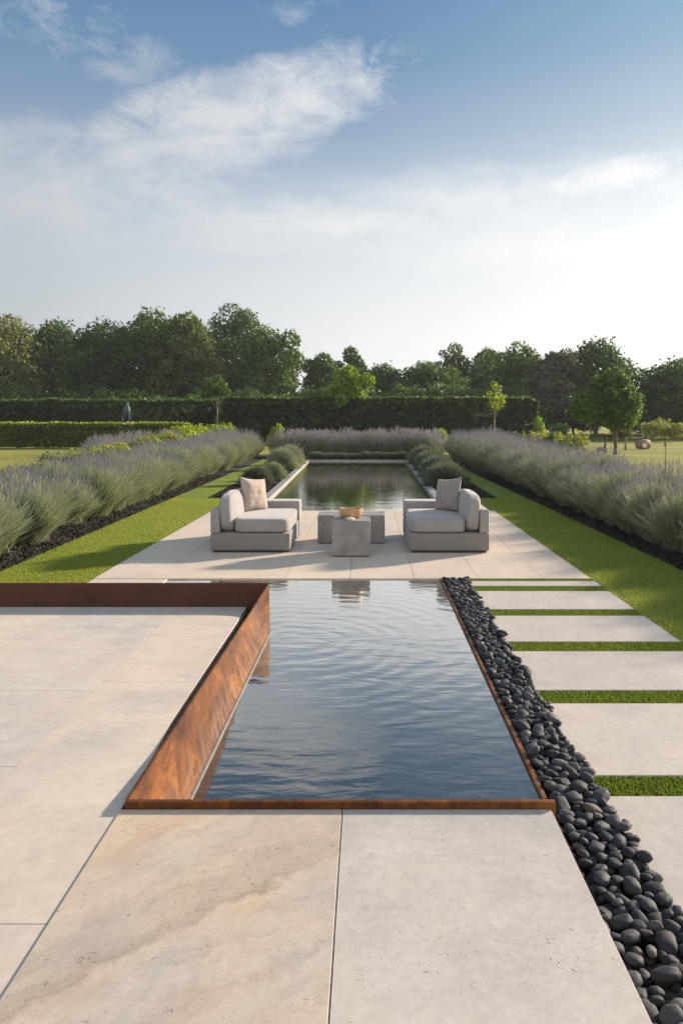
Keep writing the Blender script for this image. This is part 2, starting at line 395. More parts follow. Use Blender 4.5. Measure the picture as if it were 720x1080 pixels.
def build_tree(name, x, y, H, W, zb, label, cat='tree', leaf='mid_leaf', seed=1, shape='round', nleaf=9000, size=.26, group=None, bark='bark', nlobe=30, gap=-.22, trunk_r=None, rz0=0.0):
    """H top height, W crown width, zb crown base height"""
    rng = np.random.default_rng(seed)
    root = empty(name, (x, y, 0))
    ch = H-zb; rad = W/2; lobes = []
    for i in range(nlobe):
        u = (i+.5)/nlobe; zc = zb + ch*(.14+.76*u)
        t = (zc-zb)/ch
        if shape == 'round': prof = math.sqrt(max(0.03, 1-(2*t-.85)**2/1.35))
        elif shape == 'oval': prof = math.sqrt(max(.03, 1-(2*t-1)**2))*.95
        elif shape == 'cone': prof = max(.12, 1.02-t)*1.0
        else: prof = .55+.45*math.sin(PI*min(1, t+.1))
        ang = i*2.4 + seed; rr = rad*prof*(.74 if i < nlobe-1 else .1)*rng.uniform(.4, 1.2)
        lr = max(.20, .34*prof)*rad*rng.uniform(.5, 1.45)
        lobes.append((rr*math.cos(ang), rr*math.sin(ang), zc, lr, lr, lr*rng.uniform(.75, 1.0)*min(1.0, ch/W*1.15)))
    top = lobes[-1]; lr = rad*.36; lobes[-1] = (top[0], top[1], H-lr*.8, lr, lr, lr*.9)
    lobes.append((0, 0, zb+ch*.45, rad*.66, rad*.66, ch*.38))
    tr = trunk_r or max(.05, H*.022)
    items = [([(0, 0, -.1), (.02*H*rng.normal()*.4, 0, zb*.6), (0, .01*H, zb+ch*.35), (0, 0, zb+ch*.8)], [tr*1.25, tr, tr*.6, tr*.2])]
    for l in lobes[:-1]:
        z0 = zb*.75 + (l[2]-zb)*.45
        items.append(([(0, 0, z0), (l[0]*.5, l[1]*.5, (z0+l[2])*.5+.05*ch*.3), (l[0], l[1], l[2])], [tr*.42, tr*.25, tr*.09]))
    tk = link_mesh('trunk', tubes_mesh('trunk', items, 7), M[bark], root)
    cr = link_mesh('crown', crown_mesh('crown', lobes, nleaf, size, seed, gap), M[leaf], root)
    tag(root, label, cat, group)
    return root

def leafy_shrub(name, x, y, H, W, label, leaf, seed, n=1500, size=.06, group=None, cat='shrub', z=0):
    root = empty(name, (x, y, z)); rng = np.random.default_rng(seed); lobes = []
    for i in range(7):
        a = i*2.4+seed; r = W*.26*rng.uniform(.5, 1.1)
        lr = W*.25*rng.uniform(.8, 1.2); zc = H*rng.uniform(.35, .78)
        lobes.append((r*math.cos(a), r*math.sin(a), zc, lr, lr, min(zc, H*.30)))
    lobes.append((0, 0, H*.68, W*.2, W*.2, H*.32))
    items = [([(0, 0, -.03), (l[0]*.5, l[1]*.5, l[2]*.5), (l[0], l[1], l[2])], [.012, .009, .005]) for l in lobes]
    link_mesh('stem', tubes_mesh('stem', items, 5), M['bark_pale'], root)
    link_mesh('foliage', crown_mesh('foliage', lobes, n, size, seed, -.3, .8, .35), M[leaf], root)
    tag(root, label, cat, group); return root

ORD = ['nearest', 'second', 'third', 'fourth', 'fifth', 'sixth', 'seventh', 'eighth', 'ninth', 'tenth', 'eleventh', 'twelfth', 'thirteenth', 'fourteenth', 'fifteenth',
       'sixteenth', 'seventeenth', 'eighteenth', 'nineteenth', 'twentieth', 'twenty-first', 'twenty-second', 'twenty-third', 'twenty-fourth', 'twenty-fifth', 'twenty-sixth',
       'twenty-seventh', 'twenty-eighth', 'twenty-ninth', 'thirtieth', 'thirty-first', 'thirty-second', 'thirty-third', 'thirty-fourth', 'thirty-fifth', 'thirty-sixth',
       'thirty-seventh', 'thirty-eighth', 'thirty-ninth', 'fortieth']
def nth(i): return ORD[i] if i else 'nearest'

# ------------------------------------------------------------------ ground, lawns, beds
def sheet(name, polys, z, mat, kind='structure', parent=None, sub=0):
    bm = bmesh.new()
    for p in polys: bm.faces.new([bm.verts.new((x, y, z)) for x, y in p])
    if sub:
        bmesh.ops.triangulate(bm, faces=bm.faces); bmesh.ops.subdivide_edges(bm, edges=bm.edges, cuts=sub, use_grid_fill=True)
    o = bm_obj(name, bm, mat, parent); o['kind'] = kind; return o

LX = lambda y: -2.88                        # lawn edge at the terrace
ML = lambda y: -4.06 - .0215*(y-8.4)*1.0     # left lawn / mulch edge
MR = lambda y: 3.52 - .006*(y-8.4)           # right lawn / mulch edge
PL = lambda y: -2.12 - .0234*(y-16.9)        # long pool, inner left edge
PR = lambda y: 1.45 + .0122*(y-16.6)
POOL0, POOL1 = 14.1, 32.3
TERR0, TERR1 = 8.0, 14.1

sheet('ground', [[(-600, -20), (600, -20), (600, 1000), (-600, 1000)]], -.075, M['field'])
BACK = 37.5
sheet('lawn', [
    [(ML(5), 5), (-2.88, 5), (-2.88, TERR1+2.4), (-3.5, 16.5), (ML(16.5), 16.5)],
    [(ML(16.5), 16.5), (-3.5, 16.5), (-3.78, 33.5), (ML(33.5), 33.5)],
    [(2.355, -4.0), (MR(1.0), -4.0), (MR(16.5), 16.5), (2.84, 16.5), (2.355, 16.5)],
    [(2.84, 16.5), (MR(16.5), 16.5), (MR(36), 36), (2.80, 36)],
    [(-2.88, TERR1+.001), (PL(TERR1)-.2, TERR1+.001), (PL(16.5)-.2, 16.5), (-2.88, 16.5)],
    [(PR(TERR1)+.2, TERR1+.001), (2.355, TERR1+.001), (2.355, 16.5), (PR(16.5)+.2, 16.5)],
], -.012, M['lawn'])
soil_polys = [
    [(-7.4, 5), (ML(5), 5), (ML(39), 39), (-7.4, 39)],
    [(MR(5), 5), (7.2, 5), (7.2, 39), (MR(39), 39)],
    [(-3.5, 16.5), (PL(16.5)-.17, 16.5), (PL(33)-.17, 33), (-3.78, 33)],
    [(PR(16.5)+.17, 16.5), (2.84, 16.5), (2.80, 33), (PR(33)+.17, 33)],
    [(ML(33.5), 33.5), (3.3, 33.5), (3.3, 39), (ML(39), 39)],
]
sheet('soil', soil_polys, -.03, M['soil'])
# bark chips on the visible front of the beds
def in_quad_pts(n, x0f, x1f, y0, y1, rng, bias=1.0):
    y = y0 + (y1-y0)*rng.uniform(0, 1, n)**bias; u = rng.uniform(0, 1, n)
    return np.stack([x0f(y)+(x1f(y)-x0f(y))*u, y], 1)
rng = np.random.default_rng(5)
pts = np.concatenate([in_quad_pts(5200, lambda y: ML(y)-.75, lambda y: ML(y)-.01, 6.5, 24, rng, 1.5),
                      in_quad_pts(5200, lambda y: MR(y)+.01, lambda y: MR(y)+.75, 6.5, 24, rng, 1.5),
                      in_quad_pts(1500, lambda y: -3.45-.016*(y-16.5), lambda y: PL(y)-.2, 16.5, 20, rng),
                      in_quad_pts(1500, lambda y: PR(y)+.2, lambda y: 2.8+0*y, 16.5, 20, rng)])
C = np.column_stack([pts, rng.uniform(-.028, .012, len(pts))])
V, F = leaf_quads(C, unit(rng.normal(size=C.shape)+[[0, 0, 1.3]]), .028, rng, .45)
tag(link_mesh('mulch', np_mesh('mulch', V, F), M['chip']), 'dark bark mulch chips along the edges of the planting beds', 'mulch', kind='stuff')

# ------------------------------------------------------------------ terrace with the sofas
bm = bmesh.new()
xs = [-2.88, -2.225, -1.545, -.865, -.182, .498, 1.178, 1.858, 2.355]
ys = [TERR0, 9.52, 11.04, 12.56, TERR1]
for i in range(len(xs)-1):
    for j in range(len(ys)-1):
        g = .0022
        add_box(bm, xs[i]+(g if i else 0), xs[i+1]-(g if i < len(xs)-2 else 0), ys[j]+(g if j else 0), ys[j+1]-(g if j < 3 else 0), -.05, 0)
bm_obj('terrace', bm, M['terrace'])['kind'] = 'structure'
bm = bmesh.new(); add_box(bm, -2.86, 2.335, TERR0+.05, TERR1-.01, -.3, -.051)
bm_obj('terrace_base', bm, M['mortar'])['kind'] = 'structure'

# ------------------------------------------------------------------ long pool: water, coping
sheet('pool_water', [[(PL(POOL0), POOL0+.002), (PR(POOL0), POOL0+.002), (PR(POOL1), POOL1), (PL(POOL1), POOL1)]], -.045, M['water_far'])
cop = empty('pool_coping', (0, 0, 0)); tag(cop, 'grey stone coping framing the long far pool', 'coping')
for nm, pl in (('side_coping', [(PL(POOL0)-.17, POOL0+.003), (PL(POOL0), POOL0+.003), (PL(POOL1), POOL1), (PL(POOL1)-.17, POOL1)]),
               ('side_coping', [(PR(POOL0), POOL0+.003), (PR(POOL0)+.17, POOL0+.003), (PR(POOL1)+.17, POOL1), (PR(POOL1), POOL1)]),
               ('end_coping', [(PL(POOL1)-.17, POOL1+.002), (PR(POOL1)+.17, POOL1+.002), (PR(POOL1)+.17, POOL1+.4), (PL(POOL1)-.17, POOL1+.4)])):
    bm = bmesh.new(); add_prism(bm, pl, -.3, .012, .004); bm_obj(nm, bm, M['coping'], cop)

# ------------------------------------------------------------------ near pond
PX0N, PX0F, PX1 = -.806, -.78, .765          # left wall face near / far, right rim inner
PY0, WALLY = 2.56, 6.02
WZ = -.012
SLABZ, RIMZ, LOWZ = .35, .372, .183
sheet('pond_water', [[(-.79, PY0), (PX1, PY0), (PX1, TERR0-.004), (-2.1, TERR0-.004), (-2.1, WALLY+.006), (-.773, WALLY+.006)]], WZ, M['water_near'])
# stone strip closing the channel behind the wall
bm = bmesh.new(); add_box(bm, -2.88, -2.1, WALLY+.012, TERR0-.012, -.06, -.004, .002); bm_obj('path', bm, M['terrace'])['kind'] = 'structure'

wall = empty('steel_retaining_wall', (0, 0, 0))
tag(wall, 'rust orange steel wall holding the side terrace beside the pond', 'retaining wall')
T = .012
def zterr(y): return .346 if y <= 2.6 else .346 - .163*min(1, (y-2.6)/3.4)     # the side terrace falls gently away from the house
def ztop(y): return zterr(y) + .010 + .016*max(0, 1-(y-PY0)/.5) + (0 if y < 5.6 else (RIMZ-.193)*((y-5.6)/.42)**1.3)
def slope_top(y): return .631 - .023*(y-PY0)/(WALLY-PY0)
bm = bmesh.new(); rows = []
for i in range(0, 61):
    y = PY0+.012 + (WALLY-PY0-.012)*i/60; zt = ztop(y); xt = -(CAMZ-zt)*slope_top(y); xb = -.785+.017*i/60
    xm = lambda t: xb + (xt-xb)*t
    rows.append([bm.verts.new(p) for p in ((xb, y, -.2), (xb, y, -.012), (xm(.5), y, -.012+(zt+.012)*.5), (xt, y, zt), (xt-T, y, zt), (xm(.5)-T, y, -.012+(zt+.012)*.5), (xb-T, y, -.012), (xb-T, y, -.2))])
for p, q in zip(rows, rows[1:]):
    for k in range(8): bm.faces.new((p[k], p[(k+1) % 8], q[(k+1) % 8], q[k]))
bm.faces.new(rows[0][::-1]); bm.faces.new(rows[-1])
bmesh.ops.recalc_face_normals(bm, faces=bm.faces)
bm_obj('pond_side_plate', bm, M['corten'], wall)
bm = bmesh.new(); add_prism(bm, [(-7, WALLY+.001), (PX0F, WALLY+.001), (PX0F, WALLY+T), (-7, WALLY+T)], -.2, RIMZ-.001, .0015); bm_obj('back_plate', bm, M['shaded_rust'], wall)
# pale lime line left on the steel at the water
bm = bmesh.new(); add_prism(bm, [(-.784, PY0+.02), (-.773, PY0+.02), (-.756, WALLY-.002), (-.767, WALLY-.002)], WZ-.02, WZ+.007)
bm_obj('lime_ledge', bm, M['coping'], wall)

rim = empty('steel_pond_edging', (0, 0, 0)); tag(rim, 'thin rusty steel edging along the front and pebble side of the pond', 'edging')
bm = bmesh.new(); add_box(bm, PX0N-T+.004, .632, PY0-.012, PY0+.010, -.2, RIMZ, .0015); bm_obj('front_plate', bm, M['corten'], rim)
bm = bmesh.new(); add_box(bm, PX1, PX1+.022, PY0+.02, TERR0-.02, -.2, .006, .002); bm_obj('side_plate', bm, M['corten'], rim)
bm = bmesh.new(); add_box(bm, .634, PX1+.022, PY0-.010, PY0+.010, -.2, .006, .002); bm_obj('corner_plate', bm, M['corten'], rim)

# ------------------------------------------------------------------ raised front paving and sunken side terrace
SX1 = .616
def slab(name, x0, x1, y0, y1, z0, z1, mat, bev=.002):
    bm = bmesh.new(); add_box(bm, x0, x1, y0, y1, z0, z1, bev); o = bm_obj(name, bm, mat); o['kind'] = 'structure'; return o
slab('pavement', -.826, -.0850, -2.0, PY0-.0145, SLABZ-.05, SLABZ, M['slab_warm'])
slab('pavement', -.0822, SX1, -2.0, PY0-.0145, SLABZ-.05, SLABZ, M['slab_grey'])
slab('pavement_base', -.80, SX1-.02, -2.0, PY0-.03, -.2, SLABZ-.052, M['plinth'], 0)
def terr_slabs(name, f0, f1, ys, mat, g=.0022, seed=0):
    """slabs of the side terrace between two column lines, lying in its gentle fall"""
    bm = bmesh.new()
    for a, b in zip(ys, ys[1:]):
        n = max(1, int((b-a)/.2)); yy = [a+g+(b-a-2*g)*i/n for i in range(n+1)]; prev = None
        for i, y in enumerate(yy):
            r = [bm.verts.new(p) for p in ((f0(y)+g, y, zterr(y)), (f1(y), y, zterr(y)), (f1(y), y, zterr(y)-.05), (f0(y)+g, y, zterr(y)-.05))]
            if prev:
                for k in range(4): bm.faces.new((prev[k], prev[(k+1) % 4], r[(k+1) % 4], r[k]))
            else: bm.faces.new(r[::-1])
            prev = r
        bm.faces.new(prev)
    bmesh.ops.recalc_face_normals(bm, faces=bm.faces)
    bm_obj(name, bm, mat)['kind'] = 'structure'
HH = lambda y: CAMZ - zterr(y)
cA = lambda y: -.8275 if y < 2.56 else -.8275 + (-.648*HH(y)-.004+.8275)*min(1, (y-2.56)/.8)
cB = lambda y: -1.015*HH(y)
YE = WALLY-.004
terr_slabs('lower_pavement', cB, cA, [-2, .4, 1.97, 4.0, YE], M['limestone'])
terr_slabs('lower_pavement', lambda y: -3.0, cB, [-2, .4, 1.97, 2.9, 3.85, 5.33, YE], M['limestone_grey'])
terr_slabs('lower_pavement', lambda y: -6.9, lambda y: -3.0, [-2, 1.97, 3.4, 4.8, YE], M['limestone_grey'])
bm = bmesh.new()
for y0_, y1_ in ((-2, 2.56), (2.56, 3.36), (3.36, YE)):
    r0, r1 = [[bm.verts.new(p) for p in ((-6.9, y, zterr(y)-.052), (cA(y)-.012, y, zterr(y)-.052), (cA(y)-.012, y, -.2), (-6.9, y, -.2))] for y in (y0_, y1_)]
    for k in range(4): bm.faces.new((r0[k], r0[(k+1) % 4], r1[(k+1) % 4], r1[k]))
bm_obj('lower_base', bm, M['mortar'])['kind'] = 'structure'

# ------------------------------------------------------------------ stepping stones and grass strips
st = [(7.63, 7.857), (6.68, 7.395), (5.697, 6.455), (4.664, 5.454), (3.539, 4.444), (2.55, 3.342), (1.55, 2.32), (.5, 1.32)]
names = ['narrow cream stepping stone touching the sofa terrace', 'stepping stone second from the sofa terrace', 'stepping stone third from the sofa terrace',
         'stepping stone fourth from the sofa terrace', 'stepping stone fifth from the sofa terrace', 'cream stepping stone sixth from the sofa terrace, its end hidden by the pebbles', 'cream stepping stone seventh from the sofa terrace', 'cream stepping stone closest to the house, eighth from the sofa terrace']
for (a, b), lb in zip(st, names):
    bm = bmesh.new(); add_box(bm, 1.03, 2.352, a, b, -.06, .002, .003)
    o = bm_obj('stepping_stone', bm, M['step_stone'], None)
    me = o.data; me.transform(Matrix.Translation((-1.69, -(a+b)/2, 0))); o.location = (1.69, (a+b)/2, 0)
    tag(o, lb if lb.startswith(('narrow', 'cream')) else 'cream ' + lb, 'stepping stone', 'stepping stones beside the pebble strip')
gaps = [(7.86, 7.995)] + [(st[i+1][1], st[i][0]) for i in range(7)] + [(-4, .5)]
sheet('grass_strip', [[(1.03, a), (2.36, a), (2.36, b), (1.03, b)] for a, b in gaps], -.019, M['lawn'])

def blades(areas, rng, h=(.014, .027), w=.0035, z=-.016):
    """areas: (x0f,x1f,y0,y1,n)"""
    P = np.concatenate([in_quad_pts(n, f0, f1, a, b, rng, bias) for f0, f1, a, b, n, bias in areas]); n = len(P)
    B = np.column_stack([P, np.full(n, z)]); th = rng.uniform(0, 2*PI, n); s = np.column_stack([np.cos(th), np.sin(th), 0*th])
    ww = (w*rng.uniform(.7, 1.4, n))[:, None]; hh = rng.uniform(h[0], h[1], n)
    lean = np.column_stack([rng.normal(0, .3, n)*hh, rng.normal(0, .3, n)*hh, hh])
    V = np.stack([B-s*ww, B+s*ww, B+lean*.6+s*ww*.7, B+lean, B+lean*.6-s*ww*.7], 1).reshape(-1, 3)
    return np_mesh('grass', V, np.arange(5*n).reshape(n, 5))
cst = lambda c: (lambda y: c + 0*y)
rng = np.random.default_rng(21)
ar = [(cst(1.0), cst(2.36), a-.008, b+.008, int(9500*(b-a)/.22*(1.0 if a < 6 else .8)), 1.0) for a, b in gaps[:8]]
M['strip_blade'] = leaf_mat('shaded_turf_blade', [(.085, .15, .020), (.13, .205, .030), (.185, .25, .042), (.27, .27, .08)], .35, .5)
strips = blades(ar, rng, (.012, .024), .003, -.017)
ar = [(cst(2.36), MR, .5, 16.5, 46000, 1.3), (ML, cst(-2.885), 7.0, 16.5, 26000, 1.4)]
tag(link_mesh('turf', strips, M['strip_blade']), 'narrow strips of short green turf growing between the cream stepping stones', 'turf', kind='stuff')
tag(link_mesh('grass', blades(ar, rng), M['blade']), 'short mown grass blades on the two side lawns', 'grass', kind='stuff')

# ------------------------------------------------------------------ black pebbles
def pebble_mesh(seed):
    rng = np.random.default_rng(seed); bm = bmesh.new(); bmesh.ops.create_icosphere(bm, subdivisions=3, radius=1)
    ax = np.array([1.0, rng.uniform(.55, .85), rng.uniform(.36, .58)])
    P = np.array([v.co[:] for v in bm.verts]); n = 1+.15*wnoise(P, .35, seed)+.05*wnoise(P, .9, seed+1)
    p = rng.uniform(2.1, 2.6); Q = np.sign(P)*np.abs(P)**(2/p); Q /= (np.sum(np.abs(Q)**p, axis=1)**(1/p))[:, None]
    Q = Q*n[:, None]*ax; Q[:, 0] *= 1+.12*Q[:, 1]*rng.choice([-1, 1])
    for v, q in zip(bm.verts, Q): v.co = q
    bm.normal_update(); me = bpy.data.meshes.new('pebble'); bm.to_mesh(me); bm.free()
    me.polygons.foreach_set('use_smooth', np.ones(len(me.polygons), dtype=bool)); me.materials.append(M['pebble'])
    return me, ax
PM = [pebble_mesh(s) for s in range(14)]
rng = np.random.default_rng(3)
px, py_, pr, pc, pz = [], [], [], [], []
peb = []
def drop(n, x0, x1, y0, y1, zmax, tries=14, smin=.019, smax=.047):
    for _ in range(n):
        s = smin + (smax-smin)*rng.uniform()**1.5; k = int(rng.integers(len(PM))); ax = PM[k][1]
        re = s*(ax[0]+ax[1])/2*.93; ce = s*ax[2]
        best = None; PX, PY, PR_, PC, PZ = map(np.array, (px, py_, pr, pc, pz))
        for _t in range(tries):
            y = rng.uniform(y0, y1); x = rng.uniform(x0(y)+re*.8, x1(y)-re*.6); z = -.055+ce
            if len(PX):
                d = np.hypot(PX-x, PY-y)/(PR_+re); near = d < 1
                if near.any(): z = max(z, float(np.max(PZ[near]+(PC[near]+ce)*np.sqrt(1-d[near]**2)*.96)))
            if best is None or z < best[2]: best = (x, y, z)
        x, y, z = best
        if z > zmax: continue
        px.append(x); py_.append(y); pr.append(re); pc.append(ce); pz.append(z)
        peb.append((x, y, z, s, k, rng.uniform(0, 2*PI), rng.normal(0, .22), rng.normal(0, .22)))
X1 = lambda y: 1.055 + .012*math.sin(9*y)+.01*math.sin(23*y)
X0 = lambda y: .79 if y > PY0-.02 else .64
drop(760, X0, X1, 1.75, 3.4, .022)
drop(1300, X0, X1, 3.4, 7.97, .015, 12)
def vis_key(p):
    return -p[3]/p[1] - (.2 if p[2] > .0 else 0)*.05
# the 300 that show largest: upper layer, nearest first
order = sorted(peb, key=lambda p: (0 if (p[2] > -.02) else 1, p[1]))
cut = [p for p in order if p[1] > 2.0 and p[0] > .75][:300]; ids = {id(p) for p in cut}; rest = [p for p in peb if id(p) not in ids]
for p in cut:
    o = bpy.data.objects.new('pebble', PM[p[4]][0]); COL.objects.link(o)
    o.location = p[:3]; o.scale = (p[3],)*3; o.rotation_euler = (p[6], p[7], p[5])
    tag(o, 'smooth rounded black pebble, one of the larger loose ones near the front of the strip', 'pebble', 'larger black pebbles along the near pond edge')
Vs, Fs, off = [], [], 0
for p in rest:
    me = PM[p[4]][0]; P = np.array([v.co[:] for v in me.vertices]); F = np.array([f.vertices[:] for f in me.polygons])
    from mathutils import Euler
    Rm = np.array(Euler((p[6], p[7], p[5])).to_matrix()); P = (P*p[3]) @ Rm.T + np.array(p[:3])
    Vs.append(P); Fs.append(F+off); off += len(P)
o = link_mesh('pebbles', np_mesh('pebbles', np.concatenate(Vs), np.concatenate(Fs), smooth=True), M['pebble'])
tag(o, 'black pebbles filling the bottom and the far end of the strip by the pond', 'pebbles', kind='stuff')
sheet('pebble_bed', [[(.62, -1), (1.06, -1), (1.06, TERR0), (.789, TERR0), (.789, PY0-.012), (.62, PY0-.012)]], -.056, M['mortar'])

# ------------------------------------------------------------------ sofas
def soft_box(sx, sy, sz, p=8.0, bulge=(0, 0, 0), cuts=9, seed=0, wr=.004):
    """rounded cushion centred on its bottom; bulge = extra swell per axis"""
    bm = bmesh.new(); bmesh.ops.create_cube(bm, size=2); bmesh.ops.subdivide_edges(bm, edges=bm.edges, cuts=cuts*2+1, use_grid_fill=True)
    P = np.array([v.co[:] for v in bm.verts])
    Q = P/((np.sum(np.abs(P)**p, axis=1))**(1/p))[:, None]
    b = np.array(bulge)
    for i in range(3):
        j, k = (i+1) % 3, (i+2) % 3
        Q[:, i] *= 1 + b[i]*(1-P[:, j]**2)*(1-P[:, k]**2)
    Q *= np.array([sx, sy, sz])/2
    Q += (wnoise(Q, 1.6, seed)*wr)[:, None]*unit(Q)
    for v, q in zip(bm.verts, Q): v.co = (q[0], q[1], q[2]+sz/2)
    return bm
def rbox(name, x0, x1, y0, y1, z0, z1, mat, parent, bev=.025):
    bm = bmesh.new(); add_box(bm, x0, x1, y0, y1, z0, z1, bev, 4)
    me = bm_obj(name, bm, mat, parent, smooth=True)
    return me
def place(bm, loc, rot=(0, 0, 0)):
    from mathutils import Euler
    bmesh.ops.transform(bm, matrix=Matrix.Translation(loc) @ Euler(rot).to_matrix().to_4x4(), verts=bm.verts); return bm
def sofa(x_back, dirx, y0, label):
    """dirx: +1 the seat faces +X; local x runs from the back (0) to the seat front (1.0)"""
    root = empty('modular_sofa', (x_back, y0, 0)); root.scale = (1, 1, 1)
    s = dirx; L = 1.62; Wd = 1.0
    def bx(nm, a, b, c, d, e, f, mat, bev=.02):
        x0, x1 = sorted((s*a, s*b)); return rbox(nm, x0, x1, c, d, e, f, mat, root, bev)
    bx('base', 0, Wd, 0, L-.38, .03, .243, M['fabric_base'], .016)
    bx('base_end', .0, Wd+.012, L-.376, L, .03, .243, M['fabric_base'], .016)
    bx('plinth', .03, Wd-.03, .03, L-.03, 0, .03, M['mortar'], .004)
    bx('backrest', 0, .115, .0, L, .2455, .545, M['fabric'], .022)
    bx('armrest', .118, Wd+.012, L-.34, L-.002, .2455, .52, M['fabric'], .022)
    bm = soft_box(Wd-.29, L-.36, .185, 9, (.015, .01, .05), seed=3+int(s)); place(bm, (s*(.285+(Wd-.29)/2), (L-.36)/2+.006, .245)); bm_obj('seat_cushion', bm, M['fabric'], root, True)
    bm = soft_box(.19, L-.40, .47, 5, (.30, .02, .06), seed=8+int(s), wr=.010); place(bm, (s*.205, (L-.40)/2+.014, .2475), (0, -s*.07, 0)); bm_obj('back_cushion', bm, M['fabric'], root, True)
    tag(root, label, 'sofa'); return root
sofa(-1.975, 1, 9.56, 'taupe fabric sofa module on the left with a sand coloured pillow, facing right')
sofa(1.536, -1, 9.54, 'taupe fabric sofa module on the right with a grey pillow, facing left')
def pillow(name, size, thick, loc, rot, mat, label, seed):
    n = 28; g = np.linspace(-1, 1, n); U, Vv = np.meshgrid(g, g)
    pin = 1-.09*(1-U**2*Vv**2)*1.0
    ex = size/2*U*(1-.10*(1-Vv**2)*0 - .10*(np.abs(U)*(1-Vv**2))); ey = size/2*Vv*(1-.10*(np.abs(Vv)*(1-U**2)))
    t = thick/2*((1-np.abs(U)**2.6)*(1-np.abs(Vv)**2.6))**.55
    wr = .012*wnoise(np.stack([U.ravel(), Vv.ravel(), 0*U.ravel()], 1), .55, seed).reshape(n, n)*(t/thick*2)
    top = np.stack([ex, ey, t+wr+.002], -1).reshape(-1, 3); bot = np.stack([ex, ey, -t+wr-.002], -1).reshape(-1, 3)
    idx = np.arange(n*n).reshape(n, n)
    q = np.stack([idx[:-1, :-1], idx[:-1, 1:], idx[1:, 1:], idx[1:, :-1]], -1).reshape(-1, 4)
    ring = np.concatenate([idx[0, :-1], idx[:-1, -1], idx[-1, :0:-1], idx[:0:-1, 0]]); r2 = np.roll(ring, -1)
    sd = np.stack([ring, ring+n*n, r2+n*n, r2], 1)
    V = np.concatenate([top, bot]); F = np.concatenate([q, q[:, ::-1]+n*n, sd])
    o = link_mesh(name, np_mesh(name, V, F, True), mat); o.location = loc; o.rotation_euler = rot
    return tag(o, label, 'pillow')
# each stands on a corner-ish edge, leaning on its sofa's back cushion
pillow('throw_pillow', .47, .17, (-1.56, 10.5, .648), (math.radians(75), math.radians(7), math.radians(52)), M['pillow_a'], 'sand coloured throw pillow leaning on the left sofa back', 4)
pillow('throw_pillow', .47, .17, (1.11, 10.45, .648), (math.radians(75), math.radians(-7), math.radians(-52)), M['pillow_b'], 'grey throw pillow leaning on the right sofa back', 9)

# ------------------------------------------------------------------ tables and bowl
def table_block(name, x0, x1, y0, y1, h, label):
    root = empty(name, ((x0+x1)/2, (y0+y1)/2, 0)); w, d = (x1-x0)/2, (y1-y0)/2
    bm = bmesh.new(); add_box(bm, -w, w, -d, d, .012, h, .009, 3); bm_obj('block', bm, M['concrete'], root)
    bm = bmesh.new(); add_box(bm, -w+.03, w-.03, -d+.03, d-.03, 0, .012); bm_obj('foot', bm, M['mortar'], root)
    return tag(root, label, 'table')
table_block('concrete_table', -.43, .036, 9.26, 9.76, .44, 'tall grey concrete cube table with the wooden bowl on it')
table_block('concrete_table', -.67, .24, 10.27, 10.74, .385, 'long low grey concrete block table behind the cube table')
def lathe(prof, n=48, wob=None):
    V = []; 
    for i, (r, z) in enumerate(prof):
        for k in range(n):
            th = 2*PI*k/n; w = 0 if wob is None else wob(th, i)
            V.append((r*math.cos(th), r*math.sin(th), z + w))
    F = [(i*n+k, i*n+(k+1) % n, (i+1)*n+(k+1) % n, (i+1)*n+k) for i in range(len(prof)-1) for k in range(n)]
    return np.array(V), np.array(F)
V, F = lathe([(.001, .0), (.105, .0), (.125, .008), (.143, .05), (.153, .115), (.150, .122), (.143, .115), (.130, .05), (.10, .022), (.001, .02)],
             wob=lambda th, i: .008*math.sin(2*th+.7)*(1 if 3 < i < 7 else 0))
o = link_mesh('wooden_bowl', np_mesh('bowl', V, F, True), M['wood']); o.location = (-.205, 9.60, .4405)
tag(o, 'round light wooden bowl standing on the cube table', 'bowl')
V, F = lathe([(.001, 0), (.04, 0), (.058, .006), (.06, .016), (.05, .024), (.03, .032), (.001, .036)])
o = link_mesh('cream_dish', np_mesh('dish', V, F, True), M['cream']); o.location = (-.212, 9.37, .4405)
tag(o, 'small cream lidded dish in front of the wooden bowl', 'dish')

# ------------------------------------------------------------------ lavender rows
LV = [lavender_meshes(100+i, 7500, .58, .72, 170, w=.0040, sw=.0055, tilt=58, lv=.15) for i in range(5)]
LVP = [lavender_meshes(140+i, 4200, .62, .62, 380, w=.005, spike=(.07, .12), sw=.014) for i in range(3)]
SV = [lavender_meshes(170+i, 6000, .56, .48, 60, w=.006, tilt=89, lv=.07) for i in range(3)]
for L_, mat, fl in [(l, 'lav_leaf', 'lav_flower') for l in LV] + [(l, 'lav_leaf', 'lav_pink') for l in LVP] + [(l, 'silver_leaf', 'lav_flower') for l in SV]:
    L_[0].materials.append(M[mat]); L_[1].materials.append(M[fl])
def bush(var, x, y, s, sz, label, group, name='lavender_bush', cat='lavender', leaf=None, flowers=True):
    root = empty(name, (x, y, -.03), R.uniform(0, 6.28)); root.scale = (s, s, sz)
    f = bpy.data.objects.new('foliage', var[0]); COL.objects.link(f); f.parent = root
    if leaf:
        f.material_slots[0].link = 'OBJECT'; f.material_slots[0].material = M[leaf]
    if flowers:
        g = bpy.data.objects.new('blossom', var[1]); COL.objects.link(g); g.parent = root
    return tag(root, label, cat, group)
